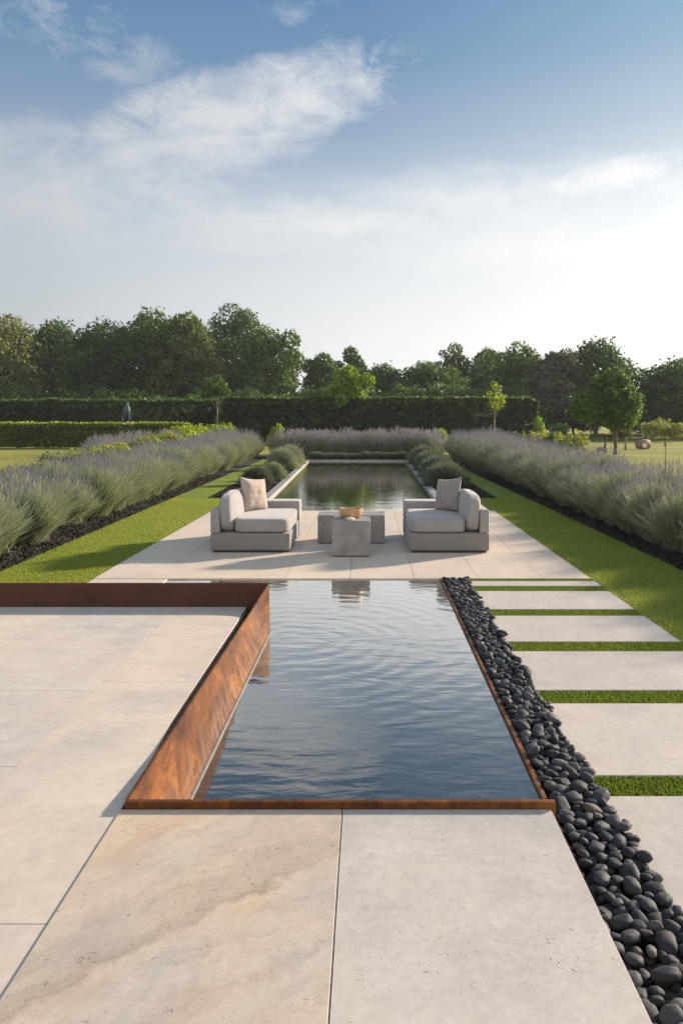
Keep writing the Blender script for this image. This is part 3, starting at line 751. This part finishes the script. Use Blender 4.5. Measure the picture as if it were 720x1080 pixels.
def row(side):
    y = 6.9; i = 0
    while y < 36.5:
        far = min(1, max(0, (y-9)/24))
        s = 1.02 + .18*far + R.uniform(-.17, .16); sz = 1.03 + (.50 if side > 0 else .46)*far + R.uniform(-.16, .12)
        xe = MR(y) if side > 0 else ML(y)
        x = xe + side*(.70*s + R.uniform(-.06, .12))
        w = ('right lavender row' if side > 0 else 'left lavender row')
        bush(LV[i % 5], x, y, s, sz, f'grey green lavender bush, {nth(i)} from the camera along the lawn in the {w}', 'lavender along the right lawn' if side > 0 else 'lavender along the left lawn')
        y2 = y + .42
        bush(LV[(i+2) % 5], x + side*(.95+R.uniform(-.1, .1)), y2, s*1.02, sz*R.uniform(.98, 1.10), f'purple tipped lavender bush, {nth(i)} from the camera behind the {w}', 'back line of the right lavender' if side > 0 else 'back line of the left lavender')
        y += .90*s + R.uniform(-.05, .14) + .012*(y-8)*.5; i += 1
row(1); row(-1)
# tall faded lavender behind the pool, in two lines
for i in range(9):
    x = -4.0 + i*.86
    bush(LVP[i % 3], x, 36.3+R.uniform(-.1, .1), 1.0+R.uniform(-.10, .10), 1.68+R.uniform(-.14, .12), f'tall pinkish lavender behind the pool, {nth(i) if i else "first"} from left, front line', 'faded lavender behind the pool')
for i in range(9):
    x = -3.6 + i*.86
    bush(LVP[(i+1) % 3], x, 37.4+R.uniform(-.1, .1), 1.05, 1.78+R.uniform(-.16, .12), f'tall pinkish lavender behind the pool, {nth(i) if i else "first"} from left, back line', 'faded lavender behind the pool')
# low clipped bushes along the end coping
for i in range(8):
    bush(SV[i % 3], -2.15+i*.52+R.uniform(-.1, .1), 33.35, .78+R.uniform(-.08, .08), .80+R.uniform(-.12, .08), f'low grey green bush against the pool end coping, {nth(i) if i else "first"} from the left', 'low bushes at the pool end', 'low_bush', 'bush', flowers=False)
# rounded clumps in the beds beside the pool
for i, (x, y, s, sz) in enumerate([(2.05, 19.6, 1.02, 1.35), (2.12, 22.6, 1.05, 1.50), (2.18, 25.8, 1.05, 1.55), (2.22, 29.2, 1.08, 1.7)]):
    bush(SV[i % 3], x, y, s, sz, f'rounded grey green clump in the bed right of the pool, {nth(i)} to the sofas', 'clumps right of the pool', 'rounded_clump', 'lavender', flowers=False)
    bush(SV[(i+1) % 3], x+.10, y+1.5, s*.95, sz*.98, f'rounded grey green clump right of the pool, standing behind the {nth(i)} one', 'clumps right of the pool', 'rounded_clump', 'lavender', flowers=False)
bush(SV[0], -2.92, 20.2, .78, 1.15, 'dark grey green rounded clump in the bed left of the pool', 'clumps left of the pool', 'rounded_clump', 'lavender', leaf='silver_leaf', flowers=False)
bush(SV[1], -2.66, 21.8, .58, 1.2, 'pale straw green rounded clump behind the dark one left of the pool', 'clumps left of the pool', 'rounded_clump', 'lavender', leaf='lav_leaf', flowers=False)
bush(SV[2], -2.95, 26.6, 1.0, 1.75, 'grey green rounded clump left of the pool, third from the sofas', 'clumps left of the pool', 'rounded_clump', 'lavender', leaf='lav_leaf')
bush(SV[0], -3.0, 29.6, 1.0, 1.8, 'grey green rounded clump left of the pool, farthest from the sofas', 'clumps left of the pool', 'rounded_clump', 'lavender', leaf='lav_leaf')

# leafy plants
leafy_shrub('leafy_shrub', X_at(291, 38.3), 38.3, 1.45, .9, 'yellow green leafy shrub at the far left corner of the pool beds', 'yellow_leaf', 61, 900, .07)
leafy_shrub('leafy_shrub', X_at(464, 38.3), 38.3, 1.30, .9, 'fresh green leafy shrub at the far right corner of the pool beds', 'bright_leaf', 62, 900, .07)
for i, (pxx, D, h, w, lf) in enumerate([(543, 33, 1.25, 1.5, 'olive_leaf'), (563, 31, 1.2, 1.6, 'lime_leaf'), (582, 30, 1.25, 1.5, 'olive_leaf'), (601, 28, 1.2, 1.5, 'lime_leaf')]):
    leafy_shrub('leafy_shrub', X_at(pxx, D), D, h, w, f'pale green leafy shrub behind the right lavender row, {nth(i) if i else "first"} from the young tree', lf, 70+i, 1400, .07, 'leafy shrubs behind the right lavender')
for i, (pxx, D, h, w, lf) in enumerate([(8, 14.5, .78, 1.7, 'lime_leaf'), (40, 16.5, .8, 1.8, 'lime_leaf'), (75, 18.5, .85, 1.8, 'olive_leaf'), (102, 21.0, .95, 1.9, 'lime_leaf'), (128, 24.5, 1.0, 2.0, 'lime_leaf'), (150, 28, 1.1, 2.0, 'lime_leaf'), (172, 32, 1.2, 2.0, 'lime_leaf')]):
    leafy_shrub('leafy_perennial', X_at(pxx, D), D, h, w, f'yellow green leafy perennial behind the left lavender, {nth(i)} to the camera', lf, 80+i, 2200, .055, 'perennials behind the left lavender', 'perennial')
for i, (pxx, D) in enumerate([(196, 40), (208, 42), (220, 44), (236, 45), (184, 39)]):
    leafy_shrub('golden_shrub', X_at(pxx, D), D, 1.5, 1.8, f'golden shrub between left lavender and tall hedge, {nth(i) if i else "first"} of five', 'yellow_leaf', 90+i, 1500, .075, 'golden shrubs before the tall hedge')
for i in range(9):
    pxx = 112 + i*10; D = 26+i*1.2
    bush(LVP[i % 3], X_at(pxx, D)-.4, D, .8, 1.62+R.uniform(-.1, .15), f'pale flowering lavender behind the left perennials, {nth(i) if i else "first"} from the left', 'pale lavender behind the left perennials')

# ------------------------------------------------------------------ hedges
def hedge(name, x0, x1, y0, y1, H, label, leaf, seed, size=.16, dens=70, wav=.12, top_leaf=None, round_end=0.0, cat='hedge'):
    rng = np.random.default_rng(seed); Vs, Fs, off, mi = [], [], 0, []
    root = empty(name, ((x0+x1)/2, (y0+y1)/2, 0)); ox, oy = (x0+x1)/2, (y0+y1)/2
    faces = [('front', (x1-x0)*H), ('top', (x1-x0)*(y1-y0)*1.5), ('right', (y1-y0)*H), ('left', (y1-y0)*H)]
    top = None; body = []
    for nm, area in faces:
        n = int(area*dens); u, w = rng.uniform(0, 1, n), rng.uniform(0, 1, n)
        if nm == 'front': P = np.column_stack([x0+(x1-x0)*u, 0*u+y0, H*w]); N = np.array([[0, -1, .25]])
        elif nm == 'top': P = np.column_stack([x0+(x1-x0)*u, y0+(y1-y0)*w, 0*u+H]); N = np.array([[0, -.2, 1]])
        elif nm == 'right': P = np.column_stack([0*u+x1, y0+(y1-y0)*u, H*w]); N = np.array([[1, 0, .2]])
        else: P = np.column_stack([0*u+x0, y0+(y1-y0)*u, H*w]); N = np.array([[-1, 0, .2]])
        if round_end and nm in ('top', 'right', 'front'):
            e = np.clip((P[:, 0]-(x1-round_end))/round_end, 0, 1); P[:, 2] = np.where(nm == 'right', np.minimum(P[:, 2], H-.25*round_end), P[:, 2]*(1-.10*e**2))
        P = P + unit(N)*(wav*wnoise(P, .22, seed)+wav*.6*wnoise(P, .8, seed+5)+rng.normal(0, .05, n))[:, None]
        Nn = unit(N*.5 + rng.normal(size=(n, 3))*.7)
        V, F = leaf_quads(P, Nn, size, rng)
        V = V - [[ox, oy, 0]]
        (body if nm != 'top' else (top := [])).append((V, F))
    def join(parts):
        off = 0; A, B = [], []
        for V, F in parts: A.append(V); B.append(F+off); off += len(V)
        return np.concatenate(A), np.concatenate(B)
    V, F = join(body)
    # a solid twiggy core behind the leaves
    c = .42; bx = [(x0+c-ox, y0+c-oy), (x1-c-ox, y0+c-oy), (x1-c-ox, y1-c-oy), (x0+c-ox, y1-c-oy)]
    CV = np.array([(x, y, 0) for x, y in bx]+[(x, y, H-c) for x, y in bx]); CF = np.array([(0, 1, 5, 4), (1, 2, 6, 5), (2, 3, 7, 6), (3, 0, 4, 7), (4, 5, 6, 7)])
    F = np.concatenate([F, CF+len(V)]); V = np.concatenate([V, CV])
    link_mesh('foliage', np_mesh('foliage', V, F), M[leaf], root)
    V, F = join(top); link_mesh('lit_top_growth', np_mesh('lit_top_growth', V, F), M[top_leaf or leaf], root)  # lighter top leaves, with backlight put into their colour
    return tag(root, label, cat)
hD = 60.0
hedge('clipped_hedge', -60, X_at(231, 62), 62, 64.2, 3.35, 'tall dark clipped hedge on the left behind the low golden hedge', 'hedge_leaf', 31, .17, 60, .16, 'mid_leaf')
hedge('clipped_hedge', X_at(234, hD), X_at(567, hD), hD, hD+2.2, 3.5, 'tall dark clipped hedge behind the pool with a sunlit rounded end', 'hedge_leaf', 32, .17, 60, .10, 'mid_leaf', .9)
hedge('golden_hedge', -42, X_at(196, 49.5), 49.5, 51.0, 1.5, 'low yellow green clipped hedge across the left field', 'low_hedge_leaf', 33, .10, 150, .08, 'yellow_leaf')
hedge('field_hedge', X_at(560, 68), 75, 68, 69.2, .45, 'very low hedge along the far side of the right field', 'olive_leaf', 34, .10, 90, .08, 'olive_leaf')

# ------------------------------------------------------------------ trees
def T_(pxx, top, width, D, label, leaf='dark_leaf', shape='round', zb=None, n=15000, size=.19, seed=None, group='trees beyond the hedge', name='broadleaf_tree', **kw):
    H = Z_at(top, D); W = width/FPX*D*1.3
    return build_tree(name, X_at(pxx, D), D, H, W, zb if zb is not None else H*.14, label, 'tree', leaf, seed or int(pxx+top), shape, n, size, group, **kw)
T_(8, 332, 74, 92, 'tall olive green tree at the far left end of the tree line', 'lit_olive_leaf', 'oval')
T_(-4, 374, 70, 82, 'lower olive tree at the left end, in front of the tall one', 'lit_olive_leaf')
T_(60, 337, 72, 96, 'dark green tree second in the left tree line', 'dark_leaf', 'oval')
T_(112, 338, 84, 88, 'broad dark tree third in the left tree line', 'dark_leaf')
T_(158, 326, 80, 90, 'tall dark tree in the middle of the left tree line', 'mid_leaf', n=17000)
T_(196, 330, 66, 88, 'tall tree with a sunlit right edge in the left tree line', 'olive_leaf', 'oval', n=17000)
T_(246, 321, 78, 98, 'tallest dark tree at the right of the left tree line', 'dark_leaf', 'oval', n=17000)
T_(284, 346, 70, 90, 'mid green tree stepping down at the right end of the left group', 'mid_leaf', 'oval')
T_(341, 373, 40, 96, 'small round tree in the dip above the pool', 'mid_leaf', 'round', n=13000)
T_(371, 366, 34, 100, 'slim open tree in the dip above the pool', 'dark_leaf', 'oval', n=7000, gap=-.1)
T_(404, 385, 66, 95, 'low round topped dark tree right of the dip', 'dark_leaf')
T_(448, 382, 62, 92, 'mid green tree left of the slim pointed one', 'mid_leaf')
T_(479, 362, 36, 100, 'slim tree with layered branches above the hedge', 'dark_leaf', 'oval', n=8000, gap=-.1)
T_(514, 367, 40, 102, 'open crowned dark tree above the young golden tree', 'dark_leaf', 'round', n=10000)
T_(547, 362, 62, 90, 'rounded dark tree above the right hedge end', 'mid_leaf', n=13000)
T_(584, 372, 46, 80, 'grey brown conical tree right of the hedge end', 'grey_leaf', 'oval', zb=.8)
T_(628, 358, 88, 84, 'large spreading dark tree behind the park tree', 'dark_leaf', zb=1.0, n=18000)
T_(718, 378, 82, 80, 'dark broad tree at the right picture edge', 'dark_leaf', zb=.8, n=17000)
T_(672, 412, 70, 92, 'lower dark tree between the park tree and the right edge tree', 'dark_leaf', zb=.6, n=11000)
T_(604, 408, 70, 92, 'lower dark tree behind the grey brown one', 'dark_leaf', zb=.5, n=11000)
for i, pxx in enumerate([20, 85, 135, 180, 215, 265, 305, 330, 360, 390, 425, 465, 500, 530]):
    T_(pxx, 408+(i*7) % 11-(4 if pxx > 320 else 0), 66, 78, f'low understorey tree just behind the tall hedge, {nth(i) if i else "first"} from the left', ['mid_leaf', 'dark_leaf'][i % 2], zb=.6, n=7000, group='understorey behind the hedge', name='understorey_tree')
T_(800, 384, 84, 84, 'broad dark tree standing beyond the right edge tree', 'dark_leaf', zb=.8, n=7000)
T_(890, 376, 90, 88, 'mid green tree at the far right end of the tree line', 'mid_leaf', zb=.8, n=7000)
T_(-80, 352, 90, 90, 'dark tree beyond the olive trees at the left end', 'dark_leaf', zb=.8, n=7000)
# small bright trees
build_tree('young_tree', X_at(229, 57.5), 57.5, Z_at(396, 57.5), 2.1, Z_at(421, 57.5), 'slender young tree with fresh green leaves before the left hedge end', 'tree', 'mid_leaf', 41, 'round', 1500, .11, None, 'bark_pale', 7, trunk_r=.06)
build_tree('round_tree', X_at(368, 61), 61, Z_at(386, 61), 3.9, Z_at(430, 61), 'bright green round topped tree in the middle of the tall hedge', 'tree', 'bright_leaf', 42, 'round', 5000, .13, None, 'bark', 10, trunk_r=.10)
build_tree('young_tree', X_at(522, 45), 45, Z_at(402, 45), 1.75, Z_at(434, 45), 'slender young golden tree with pale trunk before the tall hedge', 'tree', 'yellow_leaf', 43, 'cone', 420, .10, None, 'bark_pale', 12, gap=.12, trunk_r=.045)
build_tree('park_tree', X_at(648, 40), 40, Z_at(390, 40), 3.75, Z_at(457, 40), 'round crowned green tree standing alone in the right field', 'tree', 'park_leaf', 44, 'round', 14000, .085, None, 'bark', 12, trunk_r=.085)
for i, (pxx, D, h, w) in enumerate([(690, 66, 1.9, 3.0), (655, 66.5, 1.3, 2.5), (590, 66, 1.5, 2.0), (712, 66, 1.6, 2.4)]):
    leafy_shrub('field_shrub', X_at(pxx, D), D, h, w, f'{["light green wide","low olive","mid green","light green narrow"][i]} shrub at the far edge of the right field', ['lime_leaf', 'olive_leaf', 'mid_leaf', 'lime_leaf'][i], 120+i, 1200, .10, 'shrubs at the far edge of the right field')
leafy_shrub('climbing_shrub', X_at(568, 59), 59, 2.0, 1.1, 'sunlit light green shrub at the rounded end of the tall hedge', 'bright_leaf', 130, 700, .09)

# ------------------------------------------------------------------ small things in the field
def field_post(pxx, ytop, D, r, label, cap=None):
    root = empty('wooden_post' if cap is None else 'plant_stake', (X_at(pxx, D), D, -.07)); h = Z_at(ytop, D)+.07
    link_mesh('shaft', tubes_mesh('shaft', [([(0, 0, 0), (.005, 0, h*.5), (0, 0, h)], [r, r*.97, r*.92])], 10), M['post'], root)
    if cap:
        V, F = lathe([(.001, -.05), (cap*.8, -.03), (cap, .02), (cap*.6, .06), (.001, .075)], 12)
        k = link_mesh('tip_cap', np_mesh('tip_cap', V, F, True), M['post'], root); k.location = (0, 0, h+.02)
    return tag(root, label, 'post' if cap is None else 'stake')
field_post(659, 461, 47, .06, 'short wooden post right of the park tree trunk')
field_post(701, 470, 20, .012, 'thin dark stake with a knob standing in the right field', .035)
D = 47; x = X_at(678, D)
root = empty('cut_log', (x, D, -.07), math.radians(20)); 
link_mesh('bark_side', tubes_mesh('bark_side', [([(-.40, 0, .33), (0, .01, .34), (.36, 0, .33)], [.29, .31, .30])], 18), simple('pinkish_bark', (.27, .20, .155), .85, 9, .6), root)
link_mesh('cut_face', tubes_mesh('cut_face', [([(-.16, -.285, .26), (-.16, -.31, .26)], [.17, .16])], 18), M['cream'], root)
tag(root, 'tan rounded log with a pale cut patch on the right field', 'log')
root = empty('tree_stump', (X_at(635, 42), 42, -.07))
link_mesh('stump', tubes_mesh('stump', [([(-.3, 0, .12), (-.1, 0, .22), (.2, 0, .20)], [.10, .14, .06]), ([(.12, 0, 0), (.13, 0, .3), (.2, .02, .62)], [.11, .10, .05])], 10), M['post'], root)
tag(root, 'dark broken stump left of the park tree', 'stump')
# garden obelisk before the hedge
D = 53.0; root = empty('garden_obelisk', (X_at(134, D), D, -.07)); h = Z_at(424, D)+.07
for sx in (-1, 1):
    for sy in (-1, 1):
        link_mesh('leg', tubes_mesh('leg', [([(sx*.62, sy*.5, 0), (sx*.36, sy*.3, h*.45), (sx*.13, sy*.12, h*.78)], [.06, .055, .05])], 8), M['verdigris'], root)
link_mesh('cap', tubes_mesh('cap', [([(0, 0, h*.70), (0, 0, h*.80), (0, 0, h*.90), (0, 0, h*.93), (0, 0, h)], [.20, .27, .20, .10, .13])], 12), M['verdigris'], root)
for k, (zz, ww) in enumerate(((.28, .46), (.52, .33))):
    z = h*zz; pts = [(-ww, -ww*.82, z), (ww, -ww*.82, z), (ww, ww*.82, z), (-ww, ww*.82, z), (-ww, -ww*.82, z)]
    link_mesh('crossbar', tubes_mesh('crossbar', [(pts[q:q+2], [.03, .03]) for q in range(4)], 6), M['verdigris'], root)
tag(root, 'weathered blue green metal obelisk before the left tall hedge', 'garden obelisk')

hm = bpy.data.materials.new('pale_haze'); hm.use_nodes = True; ht = hm.node_tree; ht.nodes.clear()
ho = ht.nodes.new('ShaderNodeOutputMaterial'); pv = ht.nodes.new('ShaderNodeVolumePrincipled')
pv.inputs['Color'].default_value = (.93, .95, .98, 1); pv.inputs['Density'].default_value = .0003; pv.inputs['Anisotropy'].default_value = .2
ht.links.new(pv.outputs[0], ho.inputs['Volume'])
bm = bmesh.new(); add_box(bm, -610, 610, -24, 1010, -1.1, 24); o = bm_obj('haze', bm, hm); o['kind'] = 'stuff'; o['label'] = 'thin pale summer haze hanging over the whole garden'
# ------------------------------------------------------------------ light, sky, camera
SUN_EL, SUN_AZ = math.radians(17.5), math.radians(55)      # azimuth from +Y towards +X
sv = Vector((math.sin(SUN_AZ)*math.cos(SUN_EL), math.cos(SUN_AZ)*math.cos(SUN_EL), math.sin(SUN_EL)))
sun = bpy.data.lights.new('sun', 'SUN'); sun.energy = 4.0; sun.angle = math.radians(3); sun.color = (1.0, .85, .70)
so = bpy.data.objects.new('sun', sun); COL.objects.link(so); so.rotation_euler = (-sv).to_track_quat('-Z', 'Y').to_euler(); so.location = (20, 20, 30)

world = bpy.data.worlds.new('World'); scene.world = world; world.use_nodes = True
wt = world.node_tree; wt.nodes.clear()
W = NT.__new__(NT); W.t = wt; W.m = None; W.out = wt.nodes.new('ShaderNodeOutputWorld')
sky = W.n('TexSky'); sky.sky_type = 'NISHITA'; sky.sun_disc = False; sky.sun_elevation = SUN_EL; sky.sun_rotation = SUN_AZ
sky.altitude = 50; sky.air_density = 1.0; sky.dust_density = 1.0; sky.ozone_density = 2.0
tc = W.n('TexCoord'); dirv = tc.outputs['Generated']; sep = W.n('SeparateXYZ', Vector=dirv)
az = W.math('ARCTAN2', sep.outputs['X'], sep.outputs['Y']); el = W.math('ARCSINE', sep.outputs['Z'])
cv = W.n('CombineXYZ', X=az, Y=el, Z=0.0).outputs[0]
azf = W.math('ADD', W.math('MULTIPLY', az, 1/(2*PI)), .5)
def by_az(stops):
    return W.mix(1.0, W.ramp(azf, stops), (5.0, 5.0, 5.0), 'MULTIPLY')
# the sky is whiter towards the low sun on the right, greyer on the left; behind the camera, unseen bright cloud is added to lift shaded fronts
HAZEC = by_az([(0, (.92, .92, .93)), (.32, (.80, .81, .83)), (.43, (.50, .535, .555)), (.5, (.86, .86, .85)), (.54, (.98, .98, .97)), (.56, (1.05, 1.05, 1.04)), (.75, (.95, .94, .92)), (1, (.92, .92, .93))])
CLOUDC = by_az([(0, (.98, .98, .99)), (.32, (.85, .86, .88)), (.43, (.55, .58, .62)), (.5, (.74, .755, .775)), (.56, (.92, .92, .92)), (.75, (.95, .94, .92)), (1, (.98, .98, .99))])
def wmap(scale, rot, loc=(0, 0, 0)):
    mp = W.n('Mapping', Vector=cv); mp.inputs['Scale'].default_value = scale; mp.inputs['Rotation'].default_value = (0, 0, rot); mp.inputs['Location'].default_value = loc
    return mp.outputs[0]
def blob(cx, cy, sx, sy, rot=0.0, amp=1.0):
    """a soft elliptic region of the sky (radians of azimuth / elevation) where cloud gathers"""
    d = W.n('VectorMath', _operation='SUBTRACT', i0=cv, i1=(cx, cy, 0)).outputs[0]
    r = W.n('VectorRotate', _rotation_type='Z_AXIS', Vector=d, Angle=-rot).outputs[0]
    q = W.n('VectorMath', _operation='DIVIDE', i0=r, i1=(sx, sy, 1)).outputs[0]
    ln = W.n('VectorMath', _operation='LENGTH', i0=q).outputs['Value']
    return W.math('MULTIPLY', W.ramp(ln, [(0, 1), (.5, .6), (1, 0)], 'EASE'), amp)
tot = None
for bl in [(-.17, .375, .30, .085, .30, .95), (-.10, .41, .12, .06, .2, .35), (-.42, .27, .42, .12, .15, .66), (-.05, .255, .50, .06, .04, .7), (.25, .22, .45, .08, 0, .6), (.315, .300, .13, .028, .12, .78), (.46, .29, .16, .035, .1, .8), (.12, .275, .5, .07, .05, .45),
           (-.38, .455, .20, .06, -.25, .52), (-.10, .49, .10, .05, .3, .34), (1.6, .35, .8, .2, .2, .8), (-1.7, .45, .9, .4, -.2, 1.0), (2.7, .55, 1.1, .55, 0, 1.5), (-2.7, .5, 1.1, .55, 0, 1.5)]:  # the widest blobs, behind the camera, are unseen cloud added as fill
    bb = blob(*bl); tot = bb if tot is None else W.math('MAXIMUM', tot, bb)
n1 = W.noise(wmap((4.0, 11.0, 1), -.28), 1.0, 10, .62, .7)
n2 = W.noise(wmap((15, 26, 1), -.5), 1.0, 11, .72, .8)
nn = W.math('ADD', W.math('MULTIPLY', n1, .56), W.math('MULTIPLY', n2, .46))
cl = W.math('ADD', nn, W.math('MULTIPLY', tot, .38))
mask = W.math('MULTIPLY', W.ramp(cl, [(.58, 0), (.68, .42), (.82, .9), (.95, 1)]), W.ramp(tot, [(0, 0), (.45, 1)]))
blue = W.ramp(el, [(0.0, (.50, .56, .60)), (.25, (.40, .49, .59)), (.36, (.205, .31, .445)), (.50, (.115, .235, .395)), (.9, (.06, .16, .33))])
blue = W.mix(1.0, blue, (5.0, 5.0, 5.0), 'MULTIPLY')
blue = W.mix(1.0, blue, W.ramp(azf, [(.42, (.93, .94, .95)), (.5, (1, 1, 1)), (.56, (1.75, 1.5, 1.25))]), 'MULTIPLY')
CLEAR = W.mix(.88, sky.outputs[0], blue)
CLOUD = W.mix(mask, CLEAR, CLOUDC)
hz = W.ramp(el, [(0.0, .97), (.10, .92), (.22, .58), (.33, .16), (.44, 0)])
SKYC = W.mix(hz, CLOUD, HAZEC)
bg = W.n('Background', Color=SKYC, Strength=.10)
wt.links.new(bg.outputs[0], W.out.inputs['Surface'])

cam = bpy.data.cameras.new('camera'); co = bpy.data.objects.new('camera', cam); COL.objects.link(co)
co.location = (0, 0, CAMZ); co.rotation_euler = (PI/2, 0, 0)
cam.sensor_width = 36; cam.lens = FPX/1080*36; cam.shift_x = -27/1080; cam.shift_y = -95/1080
cam.clip_start = .05; cam.clip_end = 3000
scene.camera = co
scene.view_settings.view_transform = 'Standard'; scene.view_settings.look = 'None'; scene.view_settings.gamma = 1
scene.view_settings.use_curve_mapping = False; scene.view_settings.exposure = 1.12
scene.render.engine = 'CYCLES'
scene.cycles.use_denoising = True
try: scene.cycles.denoiser = 'OPENIMAGEDENOISE'
except Exception: pass
scene.cycles.max_bounces = 8; scene.cycles.transparent_max_bounces = 8
